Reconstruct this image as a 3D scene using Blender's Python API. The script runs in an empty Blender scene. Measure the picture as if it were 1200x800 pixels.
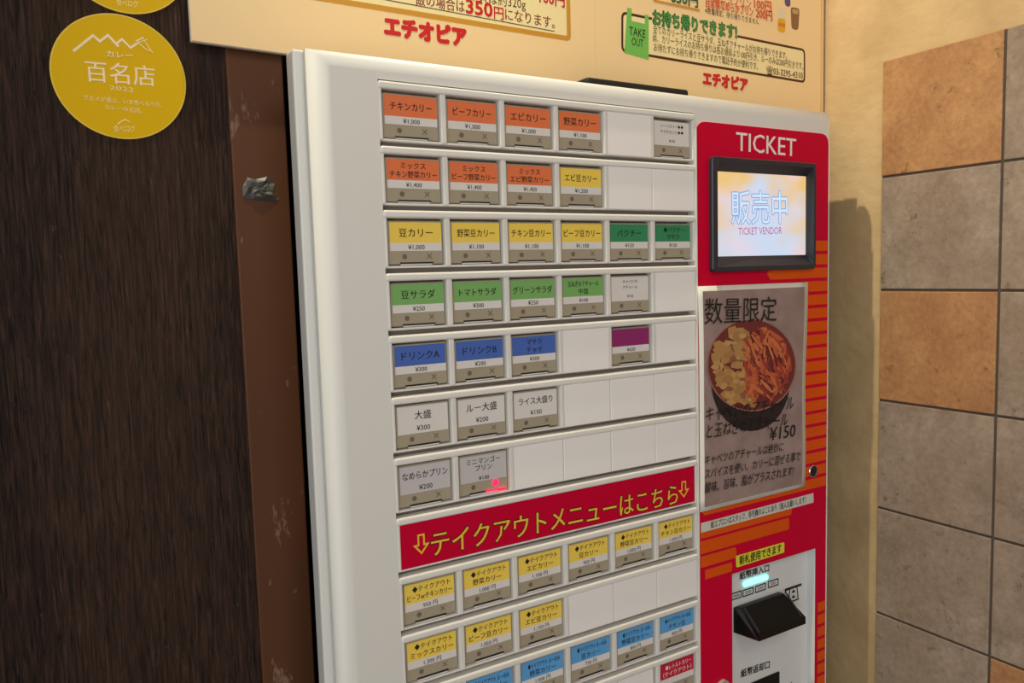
import bpy, bmesh, math, random
from mathutils import Vector, Matrix
random.seed(7)
SC = bpy.context.scene
COL = SC.collection

# ---------------------------------------------------------------- units
U = 0.052            # one button row pitch, metres
Z0 = 1.61            # height of the top of the button field above the floor
def W(x, y, z): return Vector((x*U, y*U, Z0 + z*U))

# ---------------------------------------------------------------- camera
FPX = 906.346
def _rot(w):
    w = Vector(w); a = w.length
    return Matrix.Rotation(a, 3, w/a)
_R = _rot((0.07800065, -0.53418485, -0.0513346)) @ Matrix(((1,0,0),(0,0,-1),(0,1,0)))
CAMP = W(-4.57821368, -11.64407084, -3.07494222)
cam_d = bpy.data.cameras.new('camera'); cam = bpy.data.objects.new('camera', cam_d); COL.objects.link(cam)
cam_d.sensor_width = 36.0; cam_d.lens = 36.0*FPX/1200.0; cam_d.clip_start = 0.02; cam_d.clip_end = 50
_m = Matrix((_R[0], -_R[1], -_R[2])).transposed().to_4x4(); _m.translation = CAMP
cam.matrix_world = _m
SC.camera = cam
_Rt = _R.transposed()
def at(u, v, y):
    """point of the plane Y = y (row units) that the calibrated camera sees at u, v -> (x, z) in row units"""
    d = _Rt @ Vector(((u-600)/FPX, (v-400)/FPX, 1))
    t = (y*U - CAMP.y)/d.y
    p = CAMP + d*t
    return (p.x/U, (p.z - Z0)/U)

# ---------------------------------------------------------------- light and exposure
SC.view_settings.view_transform = 'Standard'
SC.view_settings.look = 'None'
SC.view_settings.exposure = 0.0
SC.view_settings.gamma = 1.0
SC.view_settings.use_curve_mapping = False
world = bpy.data.worlds.new('world'); SC.world = world; world.use_nodes = True
world.node_tree.nodes['Background'].inputs[0].default_value = (1.0, 1.0, 1.0, 1)
world.node_tree.nodes['Background'].inputs[1].default_value = 0.46

def aim(o, target):
    d = (target - o.location)
    o.rotation_euler = d.to_track_quat('-Z', 'Y').to_euler()
def spot(name, loc, target, power, colour, size, blend, radius):
    l = bpy.data.lights.new(name, 'SPOT'); l.energy = power; l.color = colour
    l.spot_size = math.radians(size); l.spot_blend = blend; l.shadow_soft_size = radius
    o = bpy.data.objects.new(name, l); COL.objects.link(o); o.location = loc; aim(o, target); return o
def area(name, loc, target, power, colour, sx, sy):
    l = bpy.data.lights.new(name, 'AREA'); l.energy = power; l.color = colour
    l.shape = 'RECTANGLE'; l.size = sx; l.size_y = sy
    o = bpy.data.objects.new(name, l); COL.objects.link(o); o.location = loc; aim(o, target); return o
spot('ceiling_downlight', W(-1, -1.0, 15.5), W(5.6, 1.5, 0), 37, (1.0, 0.92, 0.68), 84, 1.0, 0.012)
area('window_daylight', W(-24, -32, -2), W(5, 0, -6), 10.5, (0.97, 1.0, 1.0), 0.9, 1.8)
area('added_front_fill', W(2, -34, 25), W(4, 0, -3), 8.5, (1.0, 1.0, 0.97), 0.8, 0.8)  # added fill lamp, evens out the light from the upper front

# ---------------------------------------------------------------- materials
def lin(c):
    r = []
    for v in c:
        v /= 255.0
        r.append(v/12.92 if v <= 0.04045 else ((v+0.055)/1.055)**2.4)
    return (r[0], r[1], r[2], 1.0)
MATS = {}
def mat(name, rgb, rough=0.5, metal=0.0, coat=0.0, emit=None, estr=0.0, noise=None, bump=None, spec=0.5):
    if name in MATS: return MATS[name]
    m = bpy.data.materials.new(name); m.use_nodes = True
    nt = m.node_tree; b = nt.nodes['Principled BSDF']
    b.inputs['Base Color'].default_value = lin(rgb)
    b.inputs['Roughness'].default_value = rough
    b.inputs['Metallic'].default_value = metal
    b.inputs['Coat Weight'].default_value = coat
    b.inputs['Specular IOR Level'].default_value = spec
    if emit: b.inputs['Emission Color'].default_value = lin(emit); b.inputs['Emission Strength'].default_value = estr
    if noise:                                     # (other colour, scale xyz, detail, low, high)
        rgb2, sc, det, lo, hi = noise
        tc = nt.nodes.new('ShaderNodeTexCoord'); mp = nt.nodes.new('ShaderNodeMapping'); mp.inputs['Scale'].default_value = sc
        nz = nt.nodes.new('ShaderNodeTexNoise'); nz.inputs['Scale'].default_value = 1.0; nz.inputs['Detail'].default_value = det
        rp = nt.nodes.new('ShaderNodeValToRGB')
        rp.color_ramp.elements[0].position = lo; rp.color_ramp.elements[0].color = lin(rgb)
        rp.color_ramp.elements[1].position = hi; rp.color_ramp.elements[1].color = lin(rgb2)
        nt.links.new(tc.outputs['Object'], mp.inputs['Vector']); nt.links.new(mp.outputs[0], nz.inputs['Vector'])
        nt.links.new(nz.outputs['Fac'], rp.inputs[0]); nt.links.new(rp.outputs[0], b.inputs['Base Color'])
    if bump:                                      # (scale xyz, detail, strength, distance)
        sc, det, st, di = bump
        tc = nt.nodes.new('ShaderNodeTexCoord'); mp = nt.nodes.new('ShaderNodeMapping'); mp.inputs['Scale'].default_value = sc
        nz = nt.nodes.new('ShaderNodeTexNoise'); nz.inputs['Scale'].default_value = 1.0; nz.inputs['Detail'].default_value = det
        bp = nt.nodes.new('ShaderNodeBump'); bp.inputs['Strength'].default_value = st; bp.inputs['Distance'].default_value = di
        nt.links.new(tc.outputs['Object'], mp.inputs['Vector']); nt.links.new(mp.outputs[0], nz.inputs['Vector'])
        nt.links.new(nz.outputs['Fac'], bp.inputs['Height']); nt.links.new(bp.outputs[0], b.inputs['Normal'])
    MATS[name] = m
    return m

M_WHITE  = mat('painted_white_steel', (226,224,218), 0.38, bump=((160,160,160), 2, 0.04, 0.0004))
M_FRAME  = mat('white_plastic_frame', (232,229,222), 0.30)
M_BLANK  = mat('blank_key_plate', (248,244,240), 0.42)
M_BACK   = mat('groove_shade_grey', (150,138,130), 0.6)  # grey tone paints in the shade of the grooves between key rows
M_KEY    = mat('smoky_key_plastic', (182,170,148), 0.32, noise=((168,156,132), (14,14,14), 1, 0.35, 0.65))
M_MARK   = mat('key_marks', (116,104,86), 0.5)
M_SLIT   = mat('key_slit', (30,26,24), 0.5)
M_INK    = mat('black_ink', (24,20,18), 0.6)
M_INKW   = mat('white_ink', (244,236,232), 0.5)
M_RED    = mat('red_panel_film', (210,0,50), 0.42, spec=0.12)
M_ORANGE = mat('orange_stripe_film', (226,88,16), 0.42, spec=0.15)
M_BANNER = mat('red_banner_film', (206,0,50), 0.42, spec=0.12)
M_BANINK = mat('yellow_banner_ink', (250,200,60), 0.5)
M_BANOUT = mat('dark_banner_ink', (70,8,20), 0.5)
M_BLACK  = mat('black_plastic', (8,8,10), 0.25, spec=0.35)
M_BEZEL  = mat('bezel_plastic', (44,46,54), 0.35)
M_SILVER = mat('silver_plate', (226,226,224), 0.34, 0.0)
M_CHROME = mat('chrome', (220,220,220), 0.15, 1.0)
M_DARK   = mat('cabinet_shade_steel', (14,11,11), 0.6)  # near-black colour paints in the shade of the gap beside the casing
M_PAPER  = mat('white_paper', (232,228,216), 0.55)
CARD = {
 'orange': mat('orange_card', (238,122,70), 0.5), 'yellow': mat('yellow_card', (252,216,88), 0.5),
 'dgreen': mat('dark_green_card', (48,142,92), 0.5), 'green': mat('green_card', (126,182,102), 0.5),
 'blue': mat('blue_card', (70,106,188), 0.5), 'sky': mat('sky_blue_card', (94,168,226), 0.5),
 'purple': mat('purple_card', (150,36,108), 0.5), 'white': mat('white_card', (232,226,220), 0.5),
 'red': mat('red_card', (204,18,58), 0.5), 'grey': mat('grey_card', (206,200,200), 0.5)}

# ---------------------------------------------------------------- mesh helpers (row units in, metres out)
ORG = {}
def mk(name, bm, mats, parent=None, origin=None, smooth=False):
    if not isinstance(mats, (list, tuple)): mats = [mats]
    if origin is None:
        if parent is not None: origin = ORG[parent.name]
        else:
            xs = [v.co for v in bm.verts]
            origin = Vector(((min(c.x for c in xs)+max(c.x for c in xs))/2, (min(c.y for c in xs)+max(c.y for c in xs))/2, min(c.z for c in xs)))
    bmesh.ops.translate(bm, verts=bm.verts, vec=-origin)
    me = bpy.data.meshes.new(name); bm.to_mesh(me); bm.free()
    for m in mats: me.materials.append(m)
    if smooth:
        for p in me.polygons: p.use_smooth = True
    o = bpy.data.objects.new(name, me); COL.objects.link(o)
    ORG[o.name] = origin.copy()
    if parent is not None:
        o.parent = parent; o.location = origin - ORG[parent.name]
    else: o.location = origin
    return o
def tag(o, label, cat, group=None):
    o['label'] = label; o['category'] = cat
    if group: o['group'] = group
    return o
def empty(name, loc):
    o = bpy.data.objects.new(name, None); COL.objects.link(o); o.location = loc; o.empty_display_size = 0.05
    ORG[o.name] = Vector(loc); return o
def struct(o): o['kind'] = 'structure'; return o

def box(bm, x0, x1, y0, y1, z0, z1, bev=0.0, seg=2, mi=0, which=None):
    g = bmesh.ops.create_cube(bm, size=1.0)
    vs = g['verts']
    for v in vs:
        v.co = W(x0 if v.co.x < 0 else x1, y0 if v.co.y < 0 else y1, z0 if v.co.z < 0 else z1)
    fs = set(f for v in vs for f in v.link_faces)
    for f in fs: f.material_index = mi
    if bev > 0:
        es = set(e for v in vs for e in v.link_edges)
        if which: es = [e for e in es if which(e)]
        r = bmesh.ops.bevel(bm, geom=list(es), offset=bev*U, segments=seg, profile=0.5, affect='EDGES')
        for f in r['faces']: f.material_index = mi
def poly(bm, pts, y, mi=0):
    """flat face on the plane Y=y, facing the front; pts in (x,z)"""
    vs = [bm.verts.new(W(p[0], y, p[1])) for p in pts]
    f = bm.faces.new(vs); f.normal_update()
    if f.normal.y > 0: f.normal_flip()
    f.material_index = mi
    return f
def slab(bm, pts, y0, y1, mi=0):
    a = [bm.verts.new(W(p[0], y0, p[1])) for p in pts]; b = [bm.verts.new(W(p[0], y1, p[1])) for p in pts]
    n = len(pts); fs = [bm.faces.new(a), bm.faces.new(b)]
    for i in range(n): fs.append(bm.faces.new((a[i], a[(i+1) % n], b[(i+1) % n], b[i])))
    for f in fs: f.material_index = mi
    bmesh.ops.recalc_face_normals(bm, faces=fs)
def rounded(pts, r, n=5):
    out = []; N = len(pts)
    for i in range(N):
        p = Vector(pts[i]).to_2d() if len(pts[i]) > 2 else Vector(pts[i])
        a = (Vector(pts[i-1])-p); b = (Vector(pts[(i+1) % N])-p)
        rr = min(r, a.length*0.45, b.length*0.45)
        s = p + a.normalized()*rr; e = p + b.normalized()*rr
        for k in range(n+1):
            t = k/n
            out.append(tuple((1-t)**2*s + 2*t*(1-t)*p + t*t*e))
    return out
def rect(x0, x1, z0, z1): return [(x0,z0),(x1,z0),(x1,z1),(x0,z1)]
def offset(pts, d):
    """inset a convex polygon by d"""
    N = len(pts); c = sum((Vector(p) for p in pts), Vector((0,0)))/N; L = []
    for i in range(N):
        a = Vector(pts[i]); b = Vector(pts[(i+1) % N]); t = (b-a).normalized(); n = Vector((-t.y, t.x))
        if (c-a).dot(n) < 0: n = -n
        L.append((a+n*d, t))
    out = []
    for i in range(N):
        p, t = L[i-1]; q, s = L[i]
        den = t.x*s.y - t.y*s.x
        k = ((q-p).x*s.y - (q-p).y*s.x)/den
        out.append(tuple(p+t*k))
    return out
def ring(bm, outer, inner, y, mi=0):
    n = len(outer)
    a = [bm.verts.new(W(p[0], y, p[1])) for p in outer]; b = [bm.verts.new(W(p[0], y, p[1])) for p in inner]
    for i in range(n):
        f = bm.faces.new((a[i], a[(i+1) % n], b[(i+1) % n], b[i])); f.normal_update()
        if f.normal.y > 0: f.normal_flip()
        f.material_index = mi
def outline(bm, pts, w, r, y, mi=0):
    ring(bm, rounded(pts, r), rounded(offset(pts, w), max(r-w, 0.005)), y, mi)
def stroke(bm, pts, w, y, mi=0, closed=False):
    """ribbon along pts with mitred corners"""
    P = [Vector(p) for p in pts]; n = len(P); A = []; B = []
    for i in range(n):
        t0 = (P[i]-P[i-1]) if (closed or i > 0) else (P[1]-P[0])
        t1 = (P[(i+1) % n]-P[i]) if (closed or i < n-1) else t0
        t0 = t0.normalized(); t1 = t1.normalized()
        n0 = Vector((-t0.y, t0.x)); n1 = Vector((-t1.y, t1.x)); m = n0+n1
        m = m/max(m.length_squared/2, 0.35)
        p = P[i].copy()
        if not closed and i == 0: p -= t1*w*0.3
        if not closed and i == n-1: p += t0*w*0.3
        A.append(bm.verts.new(W((p+m*w/2).x, y, (p+m*w/2).y))); B.append(bm.verts.new(W((p-m*w/2).x, y, (p-m*w/2).y)))
    for i in range(n if closed else n-1):
        k = (i+1) % n
        f = bm.faces.new((A[i], A[k], B[k], B[i])); f.normal_update()
        if f.normal.y > 0: f.normal_flip()
        f.material_index = mi
def disc(bm, cx, cz, r, y, n=24, mi=0, rx=None):
    poly(bm, [(cx+(rx or r)*math.cos(2*math.pi*k/n), cz+r*math.sin(2*math.pi*k/n)) for k in range(n)], y, mi)
def lathe(bm, cx, cz, prof, n=28, mi=0):
    """prof: list of (radius, y); axis along Y"""
    rings = []
    for r, y in prof: rings.append([bm.verts.new(W(cx+r*math.cos(2*math.pi*k/n), y, cz+r*math.sin(2*math.pi*k/n))) for k in range(n)])
    fs = []
    for a, b in zip(rings, rings[1:]):
        for k in range(n): fs.append(bm.faces.new((a[k], a[(k+1) % n], b[(k+1) % n], b[k])))
    fs.append(bm.faces.new(rings[0])); fs.append(bm.faces.new(rings[-1]))
    for f in fs: f.material_index = mi
    bmesh.ops.recalc_face_normals(bm, faces=fs)

# lettering: outlines of Blender's own built-in typeface, turned into flat mesh
_tc = {}
def glyphs(s, bold):
    key = (s, bold)
    if key not in _tc:
        c = bpy.data.curves.new('lettering', 'FONT'); c.body = s; c.resolution_u = 2; c.offset = bold; c.fill_mode = 'FRONT' if hasattr(c, 'fill_mode') else c.fill_mode
        o = bpy.data.objects.new('lettering', c); COL.objects.link(o)
        dg = bpy.context.evaluated_depsgraph_get(); dg.update()
        me = bpy.data.meshes.new_from_object(o.evaluated_get(dg))
        vs = [tuple(v.co) for v in me.vertices]; fs = [tuple(p.vertices) for p in me.polygons]
        bpy.data.objects.remove(o); bpy.data.curves.remove(c); bpy.data.meshes.remove(me)
        _tc[key] = (vs, fs)
    return _tc[key]
def text(bm, s, A, B, h, y, bold=0.0, mi=0, slant=0.0):
    """s set between A and B (plane points of the baseline's ends), em height h (row units)"""
    vs, fs = glyphs(s, 0.0)
    if not vs: return
    x0 = min(v[0] for v in vs); x1 = max(v[0] for v in vs)
    A = Vector(A); B = Vector(B); ex = (B-A)/(x1-x0); t = (B-A).normalized(); ez = Vector((-t.y, t.x))*h
    kx = ex.length/h
    if bold < 0.004: shifts = [(0, 0)]
    elif bold < 0.013: shifts = [(-bold*.8, 0), (bold*.8, 0)]
    else: shifts = [(0, 0)]+[(bold*math.cos(q*math.pi/4), bold*math.sin(q*math.pi/4)) for q in range(8)]
    for n, (sx, sz) in enumerate(shifts):
        nv = []
        for v in vs:
            p = A + ex*(v[0]-x0+sx/max(kx, 0.5)) + ez*(v[1]+sz) + t*(slant*v[1]*h)
            nv.append(bm.verts.new(W(p.x, y-0.0003*n, p.y)))
        for f in fs:
            if len(set(f)) < 3: continue
            try: q = bm.faces.new([nv[i] for i in f])
            except ValueError: continue
            q.normal_update()
            if q.normal.y > 0: q.normal_flip()
            q.material_index = mi
def ctext(bm, s, cx, z, h, wmax, y, bold=0.0, mi=0, wide=1.0):
    vs, fs = glyphs(s, 0.0)
    w = (max(v[0] for v in vs)-min(v[0] for v in vs))*h*wide
    if w > wmax: w = wmax
    text(bm, s, (cx-w/2, z), (cx+w/2, z), h, y, bold, mi)

def boolean_cut(o, boxes):
    bm = bmesh.new()
    for b in boxes: box(bm, *b)
    me = bpy.data.meshes.new('cut'); bm.to_mesh(me); bm.free()
    c = bpy.data.objects.new('cut', me); COL.objects.link(c)
    c.location = -ORG[o.name] + (ORG[o.name] if True else 0)
    md = o.modifiers.new('cut', 'BOOLEAN'); md.object = c; md.operation = 'DIFFERENCE'; md.solver = 'EXACT'
    dg = bpy.context.evaluated_depsgraph_get(); dg.update()
    nm = bpy.data.meshes.new_from_object(o.evaluated_get(dg))
    o.modifiers.clear(); old = o.data; o.data = nm; nm.name = old.name
    bpy.data.objects.remove(c); bpy.data.meshes.remove(me)

# ================================================================ THE SETTING
FLOOR = -Z0/U
CEIL = (3.0-Z0)/U
XW = 12.62           # right wall plane
YB = 1.75            # wood wall plane
YC = 1.70            # brown casing plane
M_WOOD = mat('dark_wood', (44,30,25), 0.5, spec=0.2)
def wood_nodes():
    nt = M_WOOD.node_tree; b = nt.nodes['Principled BSDF']; L = nt.links.new
    tc = nt.nodes.new('ShaderNodeTexCoord')
    def nz(sc, det, rough=0.6, dist=0.0):
        mp = nt.nodes.new('ShaderNodeMapping'); mp.inputs['Scale'].default_value = sc
        n = nt.nodes.new('ShaderNodeTexNoise'); n.inputs['Scale'].default_value = 1; n.inputs['Detail'].default_value = det
        n.inputs['Roughness'].default_value = rough; n.inputs['Distortion'].default_value = dist
        L(tc.outputs['Object'], mp.inputs['Vector']); L(mp.outputs[0], n.inputs['Vector']); return n
    fine = nz((380, 60, 24), 6, 0.7, 0.9); broad = nz((9, 9, 1.2), 3); chips = nz((210, 90, 110), 4)
    add = nt.nodes.new('ShaderNodeMath'); add.operation = 'MULTIPLY_ADD'; add.inputs[1].default_value = 0.72
    sc = nt.nodes.new('ShaderNodeMath'); sc.operation = 'MULTIPLY'; sc.inputs[1].default_value = 0.28
    L(broad.outputs['Fac'], sc.inputs[0]); L(fine.outputs['Fac'], add.inputs[0]); L(sc.outputs[0], add.inputs[2])
    rp = nt.nodes.new('ShaderNodeValToRGB'); rp.color_ramp.elements[0].position = 0.38; rp.color_ramp.elements[0].color = lin((17,9,6))
    rp.color_ramp.elements[1].position = 0.62; rp.color_ramp.elements[1].color = lin((76,54,42))
    L(add.outputs[0], rp.inputs[0])
    cr = nt.nodes.new('ShaderNodeValToRGB'); cr.color_ramp.elements[0].position = 0.70; cr.color_ramp.elements[0].color = (0,0,0,1)
    cr.color_ramp.elements[1].position = 0.78; cr.color_ramp.elements[1].color = (1,1,1,1)
    L(chips.outputs['Fac'], cr.inputs[0])
    mx = nt.nodes.new('ShaderNodeMix'); mx.data_type = 'RGBA'
    L(cr.outputs[0], mx.inputs[0]); L(rp.outputs[0], mx.inputs[6]); mx.inputs[7].default_value = lin((92,74,62))
    L(mx.outputs[2], b.inputs['Base Color'])
    bp = nt.nodes.new('ShaderNodeBump'); bp.inputs['Strength'].default_value = 1.0; bp.inputs['Distance'].default_value = 0.003
    L(fine.outputs['Fac'], bp.inputs['Height']); L(bp.outputs[0], b.inputs['Normal'])
wood_nodes()
M_CASING = mat('brown_painted_casing', (104,64,38), 0.5, spec=0.25, noise=((82,48,29), (6,6,1.5), 3, 0.35, 0.7))
def casing_chips():
    nt = M_CASING.node_tree; b = nt.nodes['Principled BSDF']; L = nt.links.new
    src = b.inputs['Base Color'].links[0].from_socket
    tc = nt.nodes.new('ShaderNodeTexCoord'); mp = nt.nodes.new('ShaderNodeMapping'); mp.inputs['Scale'].default_value = (58, 50, 20)
    n = nt.nodes.new('ShaderNodeTexNoise'); n.inputs['Scale'].default_value = 1; n.inputs['Detail'].default_value = 4; n.inputs['Roughness'].default_value = 0.7
    cr = nt.nodes.new('ShaderNodeValToRGB'); cr.color_ramp.elements[0].position = 0.64; cr.color_ramp.elements[0].color = (0,0,0,1)
    cr.color_ramp.elements[1].position = 0.70; cr.color_ramp.elements[1].color = (.6,.6,.6,1)
    mx = nt.nodes.new('ShaderNodeMix'); mx.data_type = 'RGBA'
    L(tc.outputs['Object'], mp.inputs['Vector']); L(mp.outputs[0], n.inputs['Vector']); L(n.outputs['Fac'], cr.inputs[0])
    L(cr.outputs[0], mx.inputs[0]); L(src, mx.inputs[6]); mx.inputs[7].default_value = lin((150,120,100)); L(mx.outputs[2], b.inputs['Base Color'])
casing_chips()
M_PLASTER = mat('cream_plaster', (216,184,136), 0.75, noise=((196,164,118), (16,16,16), 5, 0.35, 0.7), bump=((60,60,80), 7, 0.35, 0.004))
M_FLOOR = mat('floor_tile', (120,104,90), 0.5, noise=((100,86,74), (8,8,8), 3, 0.4, 0.6))
M_CEIL = mat('ceiling_paint', (214,202,182), 0.8)
M_GROUT = mat('tile_grout', (88,76,66), 0.9)

def tile_mat(name, a, b_, c, seed):
    m = bpy.data.materials.new(name); m.use_nodes = True
    nt = m.node_tree; b = nt.nodes['Principled BSDF']; L = nt.links.new; b.inputs['Roughness'].default_value = 0.5
    tc = nt.nodes.new('ShaderNodeTexCoord')
    def nz(s, det, r=0.6):
        mp = nt.nodes.new('ShaderNodeMapping'); mp.inputs['Location'].default_value = (seed, seed*2, seed*3); mp.inputs['Scale'].default_value = (s, s, s)
        n = nt.nodes.new('ShaderNodeTexNoise'); n.inputs['Scale'].default_value = 1; n.inputs['Detail'].default_value = det; n.inputs['Roughness'].default_value = r
        L(tc.outputs['Object'], mp.inputs['Vector']); L(mp.outputs[0], n.inputs['Vector']); return n
    n1 = nz(22, 6, 0.7); n2 = nz(9, 3); n3 = nz(150, 4, 0.7)
    rp = nt.nodes.new('ShaderNodeValToRGB')
    rp.color_ramp.elements[0].position = 0.32; rp.color_ramp.elements[0].color = lin(a)
    rp.color_ramp.elements[1].position = 0.68; rp.color_ramp.elements[1].color = lin(b_)
    L(n1.outputs['Fac'], rp.inputs[0])
    r2 = nt.nodes.new('ShaderNodeValToRGB'); r2.color_ramp.elements[0].position = 0.45; r2.color_ramp.elements[0].color = (0,0,0,1)
    r2.color_ramp.elements[1].position = 0.7; r2.color_ramp.elements[1].color = (.8,.8,.8,1); L(n2.outputs['Fac'], r2.inputs[0])
    mx = nt.nodes.new('ShaderNodeMix'); mx.data_type = 'RGBA'; L(r2.outputs[0], mx.inputs[0]); L(rp.outputs[0], mx.inputs[6]); mx.inputs[7].default_value = lin(c)
    mu = nt.nodes.new('ShaderNodeMix'); mu.data_type = 'RGBA'; mu.blend_type = 'MULTIPLY'; mu.inputs[0].default_value = 0.6
    L(mx.outputs[2], mu.inputs[6]); L(n3.outputs['Fac'], mu.inputs[7]); L(mu.outputs[2], b.inputs['Base Color'])
    n4 = nz(46, 5, 0.75); r4 = nt.nodes.new('ShaderNodeValToRGB'); r4.color_ramp.elements[0].position = 0.30; r4.color_ramp.elements[0].color = (.42,.36,.3,1)
    r4.color_ramp.elements[1].position = 0.40; r4.color_ramp.elements[1].color = (1,1,1,1); L(n4.outputs['Fac'], r4.inputs[0])
    mv = nt.nodes.new('ShaderNodeMix'); mv.data_type = 'RGBA'; mv.blend_type = 'MULTIPLY'; mv.inputs[0].default_value = 0.8; L(mu.outputs[2], mv.inputs[6]); L(r4.outputs[0], mv.inputs[7]); L(mv.outputs[2], b.inputs['Base Color'])
    bp = nt.nodes.new('ShaderNodeBump'); bp.inputs['Strength'].default_value = 0.4; bp.inputs['Distance'].default_value = 0.0014
    L(n1.outputs['Fac'], bp.inputs['Height']); L(bp.outputs[0], b.inputs['Normal'])
    return m
M_TO = tile_mat('terracotta_tile', (200,142,94), (228,172,116), (188,130,88), 0.3)
M_TG = tile_mat('grey_brown_tile', (166,144,124), (200,178,158), (176,152,128), 4.7)

bm = bmesh.new(); box(bm, -40, -1.91, YB, YB+2, FLOOR, CEIL); struct(mk('wall_left', bm, M_WOOD))
bm = bmesh.new(); box(bm, -1.91, -1.0, YC, 12, FLOOR, CEIL, 0.03, 2); struct(mk('trim_1', bm, M_CASING))
bm = bmesh.new(); box(bm, -1.0, XW, YB, YB+2, 0.95, CEIL); struct(mk('wall_upper', bm, M_PLASTER))
bm = bmesh.new(); box(bm, -1.2, XW, 12, 13, FLOOR, CEIL); struct(mk('wall_back', bm, M_CASING))
bm = bmesh.new(); box(bm, XW, XW+3, -45, 13, FLOOR, CEIL); struct(mk('wall_right', bm, M_PLASTER))
bm = bmesh.new(); box(bm, -40, XW+3, -45, 13, FLOOR-1, FLOOR); struct(mk('floor', bm, M_FLOOR))
bm = bmesh.new(); box(bm, -40, XW+3, -45, 13, CEIL, CEIL+1); struct(mk('ceiling', bm, M_CEIL))

# tiled dado of the right wall: grout bed with bevelled tiles standing a little proud
TY = -0.13; TZ = 1.615; TP = 2.41*1.1085
TW = TP*1.017
bm = bmesh.new(); NR = 13; NC = 9
box(bm, XW-0.05, XW, TY-NC*TW, TY, TZ-NR*TP, TZ, 0, 1, 0)
ORANGE = {(0,0),(2,0),(5,1),(1,3),(4,3),(7,0),(8,2),(3,5),(9,4),(6,4),(0,6)}
for r in range(NR):
    for c in range(NC):
        g = 0.028
        box(bm, XW-0.085, XW-0.02, TY-(c+1)*TW+g, TY-c*TW-g*(0 if c == 0 else 1), TZ-(r+1)*TP+g, TZ-r*TP-g*(0 if r == 0 else 1), 0.02, 2, 1 if (r,c) in ORANGE else 2)
struct(mk('trim_2', bm, [M_GROUT, M_TO, M_TG]))

# ================================================================ TICKET VENDING MACHINE
CP = 1.10868                       # key column pitch
NROW = 13
XL, XR = -1.2, 11.13               # outer sides of the door
ZT, ZB = 0.42, -27.0
mach = empty('ticket_vending_machine', W((XL+XR)/2, 0.5, FLOOR))
tag(mach, 'white ticket vending machine with rows of coloured menu keys and red side panel', 'vending machine')
M0 = ORG[mach.name]
# door shell with rounded front edges
bm = bmesh.new()
front = lambda e: all(abs(v.co.y) < 1e-6 for v in e.verts)
box(bm, XL+0.16, XR-0.15, 0, 0.36, ZB, ZT-0.02, 0.28, 8, 0, front)
door = mk('door_panel', bm, M_WHITE, mach)
REC_K = (0.0, 6*CP, -1, 0.22, -NROW, 0.0)
REC_S = (7.14, 10.15, -1, 0.16, -3.08, -0.93)
REC_A = (7.645, 10.37, -1, 0.20, -17.5, -9.69)
def cut(o, recs):
    # cutters are given in world space while the part's mesh hangs on the machine's base point
    bm = bmesh.new()
    for b in recs: box(bm, *b)
    bmesh.ops.translate(bm, verts=bm.verts, vec=-M0)
    me = bpy.data.meshes.new('cut'); bm.to_mesh(me); bm.free()
    c = bpy.data.objects.new('cut', me); COL.objects.link(c); c.parent = mach
    md = o.modifiers.new('cut', 'BOOLEAN'); md.object = c; md.operation = 'DIFFERENCE'; md.solver = 'EXACT'
    dg = bpy.context.evaluated_depsgraph_get(); dg.update()
    nm = bpy.data.meshes.new_from_object(o.evaluated_get(dg))
    o.modifiers.clear(); o.data = nm; nm.name = o.name
    bpy.data.objects.remove(c); bpy.data.meshes.remove(me)
cut(door, [REC_K, REC_S, REC_A])
for p in door.data.polygons:
    n = p.normal
    p.use_smooth = max(abs(n.x), abs(n.y), abs(n.z)) < 0.9999
bm = bmesh.new(); box(bm, XL+0.19, XR-0.18, 0.36, 0.40, ZB, ZT-0.05); mk('door_seal', bm, M_SLIT, mach)
bm = bmesh.new(); box(bm, XL, XR, 0.40, 0.76, ZB, ZT, 0.035, 2); mk('cabinet_rim', bm, M_WHITE, mach)
bm = bmesh.new(); box(bm, XL+0.5, XR-0.02, 0.76, 8, ZB, ZT, 0.03, 2); mk('cabinet', bm, M_DARK, mach)
bm = bmesh.new(); box(bm, XL+0.3, XR-0.3, 0.4, 8, FLOOR, ZB, 0.03, 2); mk('stand', bm, M_DARK, mach)

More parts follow.
